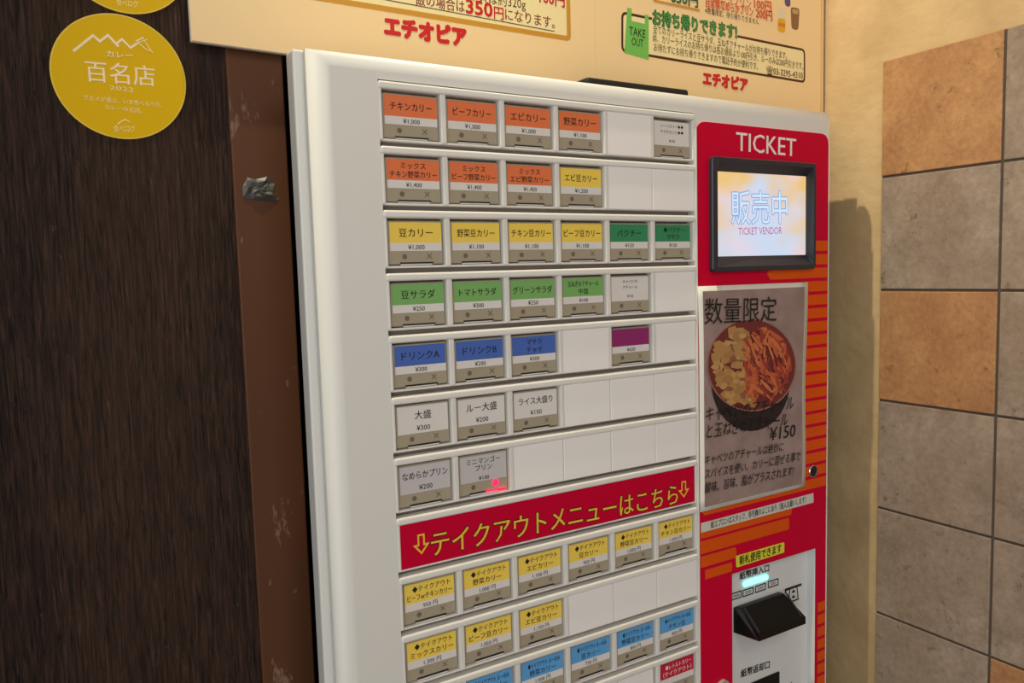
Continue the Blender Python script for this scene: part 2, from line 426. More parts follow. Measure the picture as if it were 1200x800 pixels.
# key field
bm = bmesh.new(); box(bm, 0.005, 6*CP-0.005, 0.19, 0.215, -NROW+0.01, -0.005); mk('groove_shade_plate', bm, M_BACK, mach)  # added plate, carries the painted groove shade over the recess floor
ROWS = [
 [('orange','チキンカリー',None,'¥1,000'),('orange','ビーフカリー',None,'¥1,000'),('orange','エビカリー',None,'¥1,000'),('orange','野菜カリー',None,'¥1,100'),None,('white','ハーフカリー◆◆','サラダセット◆◆','¥150','tiny')],
 [('orange','ミックス','チキン野菜カリー','¥1,400'),('orange','ミックス','ビーフ野菜カリー','¥1,400'),('orange','ミックス','エビ野菜カリー','¥1,400'),('yellow','エビ豆カリー',None,'¥1,200'),None,None],
 [('yellow','豆カリー',None,'¥1,000'),('yellow','野菜豆カリー',None,'¥1,100'),('yellow','チキン豆カリー',None,'¥1,100'),('yellow','ビーフ豆カリー',None,'¥1,100'),('dgreen','パクチー',None,'¥150'),('dgreen','◆パクチー','マサラ','¥150')],
 [('green','豆サラダ',None,'¥250'),('green','トマトサラダ',None,'¥300'),('green','グリーンサラダ',None,'¥250'),('green','玉ねぎのアチャール','中皿','¥100'),('white','キャベツの','アチャール','¥150','tiny'),None],
 [('blue','ドリンクA',None,'¥300'),('blue','ドリンクB',None,'¥200'),('blue','マサラ','チャイ','¥300'),None,('purple','','','¥650'),None],
 [('white','大盛',None,'¥300'),('white','ルー大盛',None,'¥200'),('white','ライス大盛り',None,'¥100'),None,None,None],
 [('grey','なめらかプリン',None,'¥200'),('grey','ミニマンゴー','プリン','¥100'),None,None,None,None],
 'banner',
 [('yellow','◆テイクアウト','ビーフorチキンカリー','950 円'),('yellow','◆テイクアウト','野菜カリー','1,000 円'),('yellow','◆テイクアウト','エビカリー','1,100 円'),('yellow','◆テイクアウト','豆カリー','950 円'),('yellow','◆テイクアウト','野菜豆カリー','1,050 円'),('yellow','◆テイクアウト','チキン豆カリー','1,050 円')],
 [('yellow','◆テイクアウト','ミックスカリー','1,300 円'),('yellow','◆テイクアウト','ビーフ豆カリー','1,050 円'),('yellow','◆テイクアウト','エビ豆カリー','1,150 円'),None,None,None],
 [('sky','◆テイクアウト ルーのみ','ビーフorチキン','750 円'),('sky','◆テイクアウト ルーのみ','チキンカリー','800 円'),('sky','◆テイクアウト ルーのみ','野菜カリー','1,000 円'),('sky','◆テイクアウト ルーのみ','豆カリー','750 円'),('sky','◆テイクアウト ルーのみ','野菜豆カリー','850 円'),('sky','◆テイクアウト ルーのみ','チキン豆','850 円')],
 [None,None,None,None,'plain',('red','●レトルトカリー','（テイクアウト）','¥650')],
 [None,None,None,None,None,None]]
KX0, KX1 = 0.085, CP-0.055
KEY_O = [None, None, None]
SHARED = {}
def place_shared(name, build, mats, parent, origin):
    """first call builds the mesh, later calls copy the object and share it"""
    if name not in SHARED:
        bm = bmesh.new(); build(bm, origin)
        SHARED[name] = mk(name, bm, mats, parent, origin); return SHARED[name]
    o = SHARED[name].copy(); COL.objects.link(o); o.parent = parent; ORG[o.name] = origin.copy(); o.location = origin-ORG[parent.name]
    return o
def ko(o): return ((o.x)/U, (o.z-Z0)/U)
def build_key(bm, o):
    x, z = ko(o); box(bm, x+KX0, x+KX1, 0.06, 0.185, z-0.885, z-0.175, 0.025, 2)
def build_marks(bm, o):
    x, z = ko(o)
    disc(bm, x+0.36, z-0.755, 0.043, 0.056, 12)
    for s in (1, -1): stroke(bm, [(x+0.80-0.038, z-0.75-0.038*s), (x+0.80+0.038, z-0.75+0.038*s)], 0.015, 0.056-0.001*s)
def build_slit(bm, o):
    x, z = ko(o)
    box(bm, x+0.28, x+0.86, 0.045, 0.07, z-0.872, z-0.848)
def build_lip(bm, o):
    x, z = ko(o)
    box(bm, x+0.28, x+0.84, 0.035, 0.06, z-0.893, z-0.874, 0.005, 1)
for j, row in enumerate(ROWS):
    zt = -float(j)
    bm = bmesh.new()
    box(bm, 0.0, 6*CP, -0.035, 0.19, zt-0.145, zt-0.02, 0.035, 3)                       # upper rail
    box(bm, 0.0, 6*CP, 0.015, 0.19, zt-0.94, zt-0.90, 0.015, 2)                          # lower lip
    kinds = [isinstance(c, (tuple, str)) for c in row] if row != 'banner' else [False]*6
    for k in range(7):
        near = (k > 0 and kinds[k-1]) or (k < 6 and kinds[k]) or k in (0, 6)
        if not near: continue
        x0, x1 = k*CP-0.045, k*CP+0.06
        if k == 0: x0 = 0.0
        if k == 6: x1 = 6*CP; x0 = x1-0.05
        box(bm, x0, x1, -0.012, 0.19, zt-0.93, zt-0.08, 0.022, 2)
    mk('key_row_frame', bm, M_FRAME, mach, smooth=False)
    if row == 'banner':
        bm = bmesh.new(); box(bm, 0.055, 6*CP-0.055, 0.0, 0.18, zt-0.90, zt-0.11, 0.01, 1); ban = mk('takeout_banner', bm, M_BANNER, mach)
        for nm, bo, y, m in (('banner_lettering_edge', 0.04, -0.004, M_BANOUT), ('banner_lettering', 0.012, -0.008, M_BANINK)):
            bm = bmesh.new()
            text(bm, 'テイクアウトメニューはこちら', at(505.5, 650, 0), at(794, 588.5, 0), 0.47, y, bo)
            if nm == 'banner_lettering':
                for (cu, cv) in ((493.5, 637), (801, 573)):
                    cx, cz = at(cu, cv, 0); w = 0.1; q = 0.155
                    P = [(cx-w*.5, cz+q), (cx+w*.5, cz+q), (cx+w*.5, cz-q*.1), (cx+w*1.2, cz-q*.1), (cx, cz-q), (cx-w*1.2, cz-q*.1), (cx-w*.5, cz-q*.1)]
                    stroke(bm, P, 0.03, y, closed=True)
            mk(nm, bm, m, ban)
        continue
    for k, c in enumerate(row):
        org = W(k*CP, 0, zt)
        if c is None:
            def bp(bm, o):
                x, z = ko(o); box(bm, x+0.006, x+CP-0.006, -0.012, 0.185, z-0.93, z-0.13, 0.018, 2)
            place_shared('blank_plate', bp, M_BLANK, mach, org); continue
        if c == 'plain':
            key = place_shared('menu_key', build_key, M_KEY, mach, org)
            bm = bmesh.new(); x = k*CP
            box(bm, x+0.10, x+CP-0.09, 0.045, 0.06, zt-0.87, zt-0.19, 0.01, 1); mk('key_card', bm, M_BLANK, key, W(k*CP, 0, zt)); continue
        key = place_shared('menu_key', build_key, M_KEY, mach, org)
        place_shared('key_marks', build_marks, M_MARK, key, org)
        place_shared('key_slit', build_slit, M_SLIT, key, org)
        place_shared('key_lip', build_lip, M_FRAME, key, org)
        col, l1, l2, price = c[:4]; tiny = len(c) > 4
        x = k*CP; xa, xb = x+0.115, x+CP-0.085; cx = (xa+xb)/2; z_top, z_mid, z_bot = zt-0.205, zt-0.535, zt-0.665
        bm = bmesh.new()
        if col in ('white', 'grey'):
            box(bm, xa, xb, 0.052, 0.062, z_bot, z_top)
        else:
            box(bm, xa, xb, 0.052, 0.062, z_mid, z_top, 0, 1, 0); box(bm, xa, xb, 0.0521, 0.062, z_bot, z_mid, 0, 1, 1)
        mk('key_card', bm, [CARD[col], CARD['white']], key, org)
        bm = bmesh.new(); y = 0.0475; wm = xb-xa-0.05
        if tiny:
            ctext(bm, l1, cx, zt-0.32, 0.075, wm*0.7, y); ctext(bm, l2, cx, zt-0.43, 0.075, wm*0.7, y)
            ctext(bm, price, cx, zt-0.60, 0.075, wm, y)
        elif l2 is None:
            n = len(l1); h = 0.155 if n <= 5 else 0.145
            zz = zt-0.43 if col not in ('white','grey') else zt-0.42
            ctext(bm, l1, cx, zz, h, wm*(0.96 if n > 6 else 0.84), y, 0.01)
            ctext(bm, price, cx, zt-0.64 if col not in ('white','grey') else zt-0.62, 0.105 if col not in ('white','grey') else 0.12, wm, y, 0.005)
        else:
            if l1: ctext(bm, l1, cx+(0.03 if l1[0] in '◆●' else 0), zt-0.345, 0.115, wm*0.82, y, 0.008)
            if l2: ctext(bm, l2, cx, zt-0.485 if col != 'grey' else zt-0.47, 0.118, wm*0.96, y, 0.01)
            ctext(bm, price, cx, zt-0.642, 0.10, wm, y, 0.005)
        if len(bm.verts): mk('card_lettering', bm, M_INKW if col == 'red' else M_INK, key, org)
        else: bm.free()
        if j == 6 and k == 1:
            bm = bmesh.new(); disc(bm, x+0.80, zt-0.735, 0.06, 0.05, 16); box(bm, x+0.60, x+1.0, 0.03, 0.05, zt-0.876, zt-0.846, 0.008, 1)
            lp = mk('sold_out_lamp', bm, mat('red_lamp', (255,30,60), 0.4, emit=(255,16,56), estr=4.5), key, org); lp['label'] = 'glowing red sold-out lamp'

# red panel with its film stripes
bm = bmesh.new()
slab(bm, rounded(rect(6.70, 10.745, -17.9, -0.15), 0.26, 6), -0.022, 0.0)
red = mk('red_panel', bm, M_RED, mach); cut(red, [REC_S, REC_A])
bm = bmesh.new(); ys = -0.026; X1 = 10.735
def bar(x0, x1, zt, zb, round_l=False, round_r=False):
    pts = [(x0, zb), (x1, zb), (x1, zt), (x0, zt)]
    if round_l: pts = [(x0+0.12, zb), (x1, zb), (x1, zt), (x0+0.12, zt), (x0, (zt+zb)/2+0.03)]
    if round_r: pts = [(x0, zb), (x1-0.03, zb), (x1, (zt+zb)/2), (x1-0.03, zt), (x0, zt)]
    poly(bm, pts, ys)
z = -2.50; i = 0
while z > -8.2:
    x0 = 10.1 if z > -3.05 else (8.72 if z > -3.3 else (7.6 if z > -7.8 else 6.72))
    bar(x0, X1, z-0.035, z-0.265, round_l=True); z -= 0.304; i += 1
mk('stripe_film', bm, M_ORANGE, mach); bm = bmesh.new()
for q, (v0, v1, ue) in enumerate(((616, 631, 927), (634, 649, 924), (652, 665, 862), (669, 680, 857))):
    za = at(820, v0, 0)[1]; zb = at(820, v1, 0)[1]; xe = at(ue, 620, 0)[0]
    bar(6.72 if q < 3 else 6.85, min(xe, 10.3), za, zb, round_r=True)
mk('stripe_film', bm, M_ORANGE, mach); bm = bmesh.new()
z = -11.0
while z > -17.5:
    bar(10.46, X1, z-0.035, z-0.265); z -= 0.304
z = -12.6
mk('stripe_film', bm, M_ORANGE, mach)
bm = bmesh.new(); text(bm, 'TICKET', at(861.5, 176.5, 0), at(931.5, 183.5, 0), 0.55, -0.027, 0.008); mk('ticket_lettering', bm, M_INKW, mach)
# white edge of the film panel
bm = bmesh.new(); slab(bm, [(6.66,-17.9),(6.695,-17.9),(6.695,-0.3),(6.66,-0.3)], -0.03, 0.0); slab(bm, [(10.75,-17.9),(10.775,-17.9),(10.775,-0.3),(10.75,-0.3)], -0.03, 0.0)
mk('panel_edge', bm, M_FRAME, mach)

# display: bezel frame and lit screen
sx0, sx1, sz0, sz1, sy = 7.325, 10.05, -2.817, -1.135, 0.06
bx0, bx1, bz0, bz1, by = 7.02, 10.21, -3.165, -0.835, -0.13
bm = bmesh.new()
R0 = rounded(rect(bx0, bx1, bz0, bz1), 0.09, 4); R1 = rounded(rect(bx0+0.02, bx1-0.02, bz0+0.02, bz1-0.02), 0.08, 4)
R2 = rounded(rect(sx0-0.16, sx1+0.07, sz0-0.25, sz1+0.20), 0.05, 4); R3 = rounded(rect(sx0-0.03, sx1+0.03, sz0-0.03, sz1+0.03), 0.02, 4)
LV = [(R0, -0.02), (R0, by+0.02), (R1, by), (R2, by), (R3, sy-0.02), (R3, sy+0.05)]
rings = [[bm.verts.new(W(p[0], y, p[1])) for p in R] for R, y in LV]
for a, b in zip(rings, rings[1:]):
    for i in range(len(a)): bm.faces.new((a[i], a[(i+1) % len(a)], b[(i+1) % len(a)], b[i]))
bmesh.ops.recalc_face_normals(bm, faces=bm.faces)
# an open frame: make sure that its front ring faces the front
ff = [f for f in bm.faces if abs(f.normal.y) > 0.99]
if ff and sum(f.normal.y for f in ff) > 0: bmesh.ops.reverse_faces(bm, faces=bm.faces)
bez = mk('display', bm, M_BEZEL, mach)
M_SCREEN = bpy.data.materials.new('lit_screen'); M_SCREEN.use_nodes = True
def screen_nodes():
    nt = M_SCREEN.node_tree; b = nt.nodes['Principled BSDF']; L = nt.links.new
    b.inputs['Base Color'].default_value = (0.02, 0.02, 0.02, 1); b.inputs['Roughness'].default_value = 0.2
    tc = nt.nodes.new('ShaderNodeTexCoord')
    def nz(loc, s, lo, hi):
        mp = nt.nodes.new('ShaderNodeMapping'); mp.inputs['Location'].default_value = loc; mp.inputs['Scale'].default_value = (s, s, s)
        n = nt.nodes.new('ShaderNodeTexNoise'); n.inputs['Scale'].default_value = 1; n.inputs['Detail'].default_value = 1.5
        r = nt.nodes.new('ShaderNodeMapRange'); r.inputs[1].default_value = lo; r.inputs[2].default_value = hi
        L(tc.outputs['Generated'], mp.inputs['Vector']); L(mp.outputs[0], n.inputs['Vector']); L(n.outputs['Fac'], r.inputs[0]); return r
    sp = nt.nodes.new('ShaderNodeSeparateXYZ'); L(tc.outputs['Generated'], sp.inputs[0])
    def m(op, a, b_=None, c_=None):
        n = nt.nodes.new('ShaderNodeMath'); n.operation = op
        for i, v in enumerate((a, b_, c_)):
            if v is None: continue
            if isinstance(v, (int, float)): n.inputs[i].default_value = v
            else: L(v, n.inputs[i])
        n.use_clamp = op == 'SUBTRACT' ; return n.outputs[0]
    # picture on the screen: orange cloud rising to the upper corners, pale blue in the middle
    dx = m('ABSOLUTE', m('ADD', sp.outputs[0], -0.45)); up = sp.outputs[2]
    w = m('ADD', m('MULTIPLY', dx, 0.9), m('MULTIPLY', up, 0.45))
    cloud = nz((3, 0, 1), 3.2, 0.35, 0.68)
    fac = nt.nodes.new('ShaderNodeMapRange'); fac.inputs[1].default_value = 0.46; fac.inputs[2].default_value = 0.98
    L(m('ADD', w, m('MULTIPLY', cloud.outputs[0], 0.42)), fac.inputs[0])
    a = nt.nodes.new('ShaderNodeMix'); a.data_type = 'RGBA'; a.inputs[6].default_value = lin((214,228,252)); a.inputs[7].default_value = lin((250,206,132)); L(fac.outputs[0], a.inputs[0])
    c2 = nz((9, 4, 2), 2.4, 0.45, 0.75)
    a2 = nt.nodes.new('ShaderNodeMix'); a2.data_type = 'RGBA'; a2.inputs[7].default_value = lin((240,224,236)); L(c2.outputs[0], a2.inputs[0]); L(a.outputs[2], a2.inputs[6])
    L(a2.outputs[2], b.inputs['Emission Color']); b.inputs['Emission Strength'].default_value = 0.88
screen_nodes()
bm = bmesh.new(); poly(bm, rect(sx0-0.03, sx1+0.03, sz0-0.03, sz1+0.03), sy); scr = mk('screen', bm, M_SCREEN, bez)
M_S1 = mat('screen_ink_blue', (20,20,20), 0.4, emit=(146,182,234), estr=0.85); M_S2 = mat('screen_ink_white', (20,20,20), 0.4, emit=(214,236,255), estr=0.95); M_S3 = mat('screen_ink_pink', (20,20,20), 0.4, emit=(206,92,140), estr=0.8)
bm = bmesh.new()
text(bm, '販売中', at(857, 259.5, sy), at(922.5, 258.5, sy), 0.76, sy-0.006, 0.03, 0); text(bm, '販売中', at(857, 259.5, sy), at(922.5, 258.5, sy), 0.76, sy-0.012, 0.0, 1)
text(bm, 'TICKET VENDOR', at(865, 275.2, sy), at(916, 274, sy), 0.22, sy-0.008, 0.0, 2)
mk('screen_lettering', bm, [M_S1, M_S2, M_S3], bez)

# key lock
bm = bmesh.new(); kx, kz = at(951, 551.5, 0)
lathe(bm, kx, kz, [(0.145, 0.0), (0.145, -0.05), (0.135, -0.062), (0.125, -0.062), (0.12, -0.04)], 28, 0)
lk = mk('lock', bm, M_CHROME, mach)
bm = bmesh.new(); lathe(bm, kx, kz, [(0.119, -0.01), (0.119, -0.05), (0.08, -0.054)], 20); mk('keyhole_plug', bm, M_SLIT, lk)

# bill acceptor: recessed silver plate
ax0, ax1, ay, _, az0, az1 = 7.645, 10.37, 0.2, 0, -17.5, -9.69
ay = 0.195
bm = bmesh.new()
P = [(ax0, -0.02, az0), (ax1, -0.02, az0), (ax1, -0.02, az1), (ax0, -0.02, az1)]; Q = [(ax0+.01, ay, az0+.01), (ax1-.01, ay, az0+.01), (ax1-.01, ay, az1-.01), (ax0+.01, ay, az1-.01)]
pv = [bm.verts.new(W(*p)) for p in P]; qv = [bm.verts.new(W(*p)) for p in Q]
fs = [bm.faces.new(qv)] + [bm.faces.new((pv[i], pv[(i+1) % 4], qv[(i+1) % 4], qv[i])) for i in range(4)]
bm.normal_update()
if fs[0].normal.y > 0: bmesh.ops.reverse_faces(bm, faces=bm.faces)
acc = mk('bill_acceptor', bm, M_SILVER, mach)
# projecting black mouth: wedge with side cheeks
tx0, tx1, tzb, tzt, yf = 8.02, 9.50, -11.16, -10.57, -0.42
bm = bmesh.new()
V = [bm.verts.new(W(*p)) for p in ((tx0-0.12,ay,tzb),(tx1-0.12,ay,tzb),(tx1-0.12,ay,tzt),(tx0-0.12,ay,tzt),(tx0+0.02,yf,tzb),(tx1+0.06,yf,tzb),(tx1+0.06,yf,tzb+0.17),(tx0+0.02,yf,tzb+0.17),(tx0+0.0,0.06,tzt),(tx1-0.10,0.06,tzt))]
for f in ((0,1,5,4),(4,5,6,7),(7,6,9,8),(8,9,2,3),(0,4,7,8,3),(1,2,9,6,5),(0,3,2,1)): bm.faces.new([V[i] for i in f])
bmesh.ops.recalc_face_normals(bm, faces=bm.faces)
bmesh.ops.bevel(bm, geom=[e for e in bm.edges], offset=0.02*U, segments=2, affect='EDGES', profile=0.5)
mk('bill_mouth', bm, M_BLACK, acc)
bm = bmesh.new()
for sx in (tx0+0.05, tx1-0.06):
    V = [W(sx, 0.03, tzt-0.01), W(sx+0.0, yf+0.03, tzb+0.19)]
    t = 0.018
    a = [bm.verts.new(p+Vector((s*t*U, 0, r*t*U))) for p in V for s, r in ((-1,-1),(1,-1),(1,1),(-1,1))]
    for i in range(4): bm.faces.new((a[i], a[(i+1) % 4], a[4+(i+1) % 4], a[4+i]))
    bm.faces.new(a[:4]); bm.faces.new(a[4:])
bmesh.ops.recalc_face_normals(bm, faces=bm.faces)
mk('mouth_rib', bm, M_BEZEL, acc)
# cyan guide lamp
bm = bmesh.new(); a = Vector(at(871, 684.5, ay)); b = Vector(at(899, 675.2, ay)); zc = (a.y+b.y)/2
slab(bm, rounded(rect(a.x, b.x, zc-0.055, zc+0.055), 0.05, 4), ay-0.03, ay-0.001)
lp = mk('guide_lamp', bm, mat('cyan_lamp', (180,255,250), 0.4, emit=(90,255,240), estr=4.0), acc); lp['label'] = 'glowing cyan lamp bar over the bill mouth'
# printed marks of the acceptor
yi = ay-0.006
bm = bmesh.new()
text(bm, '紙幣挿入口', at(866.5, 678.5, ay), at(901, 668.5, ay), 0.19, yi, 0.02)
mk('slot_lettering', bm, M_INK, acc); bm = bmesh.new()
text(bm, '紙幣返却口', at(868, 793, ay), at(901.5, 781.5, ay), 0.20, yi, 0.02)
mk('slot_lettering', bm, M_INK, acc); bm = bmesh.new()
for cu, cv, s in ((862.5, 697.5, '10000'), (876.5, 693.3, '5000'), (891, 688.5, '2000'), (906, 683, '1000')):
    cx, cz = at(cu, cv, ay); q = rect(cx-0.175, cx+0.175, cz-0.085, cz+0.085)
    outline(bm, q, 0.028, 0.02, yi); ctext(bm, s, cx, cz-0.035, 0.10, 0.25, yi, 0.0)
mk('note_value_print', bm, M_INK, acc); bm = bmesh.new()
ca = at(929.5, 694, ay); cx, cz = ca
stroke(bm, [(cx-0.27, cz+0.13), (cx+0.27, cz+0.13)], 0.06, yi); stroke(bm, [(cx-0.27, cz+0.13), (cx-0.27, cz+0.06)], 0.05, yi)
stroke(bm, [(cx-0.12, cz+0.12), (cx-0.17, cz-0.2), (cx+0.17, cz-0.2), (cx+0.12, cz+0.12)], 0.032, yi-0.001)
for dz in (0.04, -0.09): poly(bm, [(cx-0.07, cz+dz-0.04), (cx+0.07, cz+dz-0.04), (cx, cz+dz+0.045)], yi-0.002)
cx, cz = at(927, 806, ay); poly(bm, [(cx-0.12, cz), (cx+0.12, cz), (cx, cz+0.16)], yi)
mk('note_icon', bm, M_INK, acc)
# lower bill return slot
x0 = at(868, 806, ay)[0]; x1, z1 = at(912.5, 786, ay)
bm = bmesh.new(); box(bm, x0-0.1, x1, ay-0.03, ay+0.003, z1-0.9, z1, 0.01, 1); mk('bill_return_slot', bm, M_BLACK, acc)
bm = bmesh.new(); box(bm, x1, x1+0.05, ay-0.05, ay+0.003, z1-0.95, z1+0.03, 0.012, 2); mk('slot_edge', bm, M_SILVER, acc)
# coin slot cowl at the lower left of the red panel
cx, cz = at(843, 797, -0.02)
bm = bmesh.new(); slab(bm, rounded([(cx-0.28, cz-1.2), (cx+0.22, cz-1.2), (cx+0.22, cz-0.06), (cx+0.10, cz+0.02), (cx-0.28, cz-0.14)], 0.08, 5), -0.10, -0.022); mk('coin_slot', bm, mat('coin_slot_metal', (176,160,150), 0.4), mach)

# ================================================================ THINGS ON THE MACHINE
# photo poster
M_POST = mat('poster_print', (166,142,136), 0.42, noise=((146,122,116), (30,30,30), 5, 0.35, 0.65))
PT = [at(816.5, 335.5, -0.03), at(945, 330.5, -0.03), at(941.5, 569.5, -0.03), at(819, 599.5, -0.03)]
def pq(s, t):
    a = Vector(PT[0]).lerp(Vector(PT[1]), s); b = Vector(PT[3]).lerp(Vector(PT[2]), s); p = a.lerp(b, t)
    if s > 0.5: p.x += -0.05*math.sin(t*math.pi)*(s-0.5)*0.6 + 0.03*math.sin(t*9.0)*(s-0.5)
    else: p.x += 0.05*(0.5-s)*math.sin(t*math.pi)
    return p
def py(s, t): return -0.068 - 0.006*math.sin(t*8+s*2.0) - (0.008*t*t*(s-0.6) if s > 0.6 else 0)
bm = bmesh.new(); NX, NZ = 10, 20; g = {}
for yy, kx in ((0.0, 'f'), (0.012, 'b')):
    for i in range(NX+1):
        for k in range(NZ+1):
            p = pq(i/NX, k/NZ); g[kx,i,k] = bm.verts.new(W(p.x, py(i/NX, k/NZ)+yy, p.y))
for i in range(NX):
    for k in range(NZ):
        bm.faces.new((g['f',i,k], g['f',i+1,k], g['f',i+1,k+1], g['f',i,k+1])); bm.faces.new((g['b',i,k], g['b',i,k+1], g['b',i+1,k+1], g['b',i+1,k]))
rim = [(i,0) for i in range(NX)]+[(NX,k) for k in range(NZ)]+[(i,NZ) for i in range(NX,0,-1)]+[(0,k) for k in range(NZ,0,-1)]
for a, b in zip(rim, rim[1:]+rim[:1]): bm.faces.new((g['f',*a], g['b',*a], g['b',*b], g['f',*b]))
bmesh.ops.recalc_face_normals(bm, faces=bm.faces)
poster = tag(mk('poster', bm, M_PAPER, smooth=True), 'photo poster of a bowl of pickles with handwritten lettering taped on the red panel', 'poster')
bm = bmesh.new(); e0, e1, f0, f1 = 0.035, 0.965, 0.022, 0.982; g = {}
for i in range(NX+1):
    for k in range(NZ+1):
        s = e0+(e1-e0)*i/NX; t = f0+(f1-f0)*k/NZ; p = pq(s, t); g[i,k] = bm.verts.new(W(p.x, py(s,t)-0.006, p.y))
for i in range(NX):
    for k in range(NZ):
        f = bm.faces.new((g[i,k], g[i,k+1], g[i+1,k+1], g[i+1,k])); f.normal_update()
        if f.normal.y > 0: f.normal_flip()
mk('photo_print', bm, M_POST, poster, smooth=True)
yp = -0.09
def pp(u, v): return at(u, v, yp)
M_BOWL = mat('bowl_print_red', (112,44,44), 0.45); M_BOWLD = mat('bowl_print_dark', (36,24,26), 0.45); M_BRIM = mat('bowl_print_rim', (164,112,96), 0.45)
bm = bmesh.new()
P = [pp(880+46*math.cos(a), 447+58*math.sin(a)) for a in [math.pi*2*k/36 for k in range(36)]]; poly(bm, P, yp+0.006, 1)
P = [pp(881+52.5*math.cos(a), 428+54*math.sin(a)) for a in [math.pi*2*k/40 for k in range(40)]]; poly(bm, P, yp+0.004, 2)
P = [pp(881+51*math.cos(a), 427.6+52.8*math.sin(a)) for a in [math.pi*2*k/40 for k in range(40)]]; poly(bm, P, yp+0.002, 0)
mk('bowl_print', bm, [M_BOWL, M_BOWLD, M_BRIM], poster)
def inside(u, v, s=1.0): return ((u-881)/(51*s))**2+((v-428)/(52*s))**2 < 1
CAB = [mat('cabbage_print_%s' % n, c, 0.45) for n, c in (('pale', (196,150,92)), ('olive', (168,124,70)), ('brown', (142,92,60)), ('straw', (182,134,80)))]
CAR = [mat('pickle_print_%s' % n, c, 0.45) for n, c in (('orange', (196,92,56)), ('red', (170,62,48)), ('amber', (204,116,66)), ('rust', (146,56,48)))]
bm = bmesh.new(); n = 0
while n < 170:
    u = random.uniform(838, 884); v = random.uniform(385, 476)
    if not inside(u, v, 0.9) or (v < 400 and u < 858) or (u > 876 and v < 436): continue
    r = random.uniform(2.5, 7.5); a0 = random.uniform(0, 6.28)
    P = [pp(u+r*(0.6+0.5*random.random())*math.cos(a0+k*1.05)*1.2, v+r*(0.6+0.5*random.random())*math.sin(a0+k*1.05)) for k in range(6)]
    try: poly(bm, P, yp-0.00006*n, random.randrange(4))
    except ValueError: pass
    n += 1
o = mk('cabbage_print', bm, CAB, poster)
bm = bmesh.new(); n = 0
while n < 150:
    u = random.uniform(874, 928); v = random.uniform(386, 466)
    if not inside(u, v, 0.88) or (u < 884 and v < 400): continue
    a = random.gauss(1.25, 0.5); L = random.uniform(5, 11); w = random.uniform(1.2, 2.4); d = (math.cos(a)*L, math.sin(a)*L); q = (-math.sin(a)*w, math.cos(a)*w)
    if not inside(u+d[0], v+d[1], 0.95) or not inside(u-d[0], v-d[1], 0.95): n += 0.2; continue
    poly(bm, [pp(u+d[0]+q[0]*.6, v+d[1]+q[1]*.6), pp(u+q[0], v+q[1]), pp(u-d[0]+q[0]*.6, v-d[1]+q[1]*.6), pp(u-d[0]-q[0]*.6, v-d[1]-q[1]*.6), pp(u-q[0], v-q[1]), pp(u+d[0]-q[0]*.6, v+d[1]-q[1]*.6)], yp-0.00004*n-0.0105, random.randrange(4))
    n += 1
mk('pickle_print', bm, CAR, poster)
bm = bmesh.new(); yt = yp-0.0175
text(bm, '数量限定', pp(825, 377.5), pp(909.5, 373.5), 0.58, yt, -0.004)
mk('headline_lettering', bm, M_INK, poster); bm = bmesh.new()
text(bm, 'キャベツのアチャール', pp(826, 492.5), pp(929, 478), 0.34, yt, 0.004, 0, 0.15)
text(bm, 'と玉ねぎのアチャール', pp(827, 512.5), pp(922, 497.5), 0.34, yt, 0.004, 0, 0.15)
text(bm, '¥150', pp(901, 516), pp(931, 511), 0.40, yt, 0.01, 0, 0.1)
mk('dish_lettering', bm, M_INK, poster); bm = bmesh.new()
text(bm, 'キャベツのアチャールは絶妙に', pp(825, 544), pp(917, 527.5), 0.235, yt, 0.004, 0, 0.15)
text(bm, 'スパイスを使い、カリーに混ぜる事で', pp(825, 560.5), pp(937, 538.5), 0.235, yt, 0.004, 0, 0.15)
text(bm, '酸味、旨味、脂がプラスされます!', pp(825, 577), pp(929, 556), 0.25, yt, 0.006, 0, 0.15)
mk('poster_lettering', bm, M_INK, poster)

# white notice strip
bm = bmesh.new(); P = [at(821.5, 613, -0.03), at(953, 577.5, -0.03), at(953.3, 588.5, -0.03), at(821.8, 624, -0.03)]
slab(bm, P, -0.034, -0.0275); st = tag(mk('notice_sticker', bm, mat('notice_paper', (214,212,200), 0.5)), 'narrow white notice strip with black print below the bowl poster', 'sticker')
bm = bmesh.new(); text(bm, '紙エプロンはスタッフ、券売機のよこにあり（個人お願いします）', at(833, 618.3, -0.034), at(944, 588.3, -0.034), 0.17, -0.038, 0.006); mk('notice_lettering', bm, M_INK, st)
# yellow sticker
bm = bmesh.new(); P = [at(862.3, 651.3, -0.03), at(919, 635, -0.03), at(919, 647, -0.03), at(862.8, 664.8, -0.03)]
slab(bm, rounded(P, 0.03, 3), -0.034, -0.0275); st = tag(mk('yellow_sticker', bm, mat('yellow_vinyl', (232,222,60), 0.45)), 'small yellow sticker with black print above the bill slot', 'sticker')
bm = bmesh.new(); text(bm, '新札使用できます', at(866.5, 661, -0.034), at(915.5, 646, -0.034), 0.22, -0.038, 0.014); mk('sticker_lettering', bm, M_INK, st)
# black tray lying on top
bm = bmesh.new(); box(bm, 4.45, 7.06, 0.55, 1.3, 0.42, 0.615, 0.06, 3)
tag(mk('black_tray', bm, mat('matte_black', (14,11,10), 0.6)), 'flat black tray lying on top of the white ticket machine', 'tray')

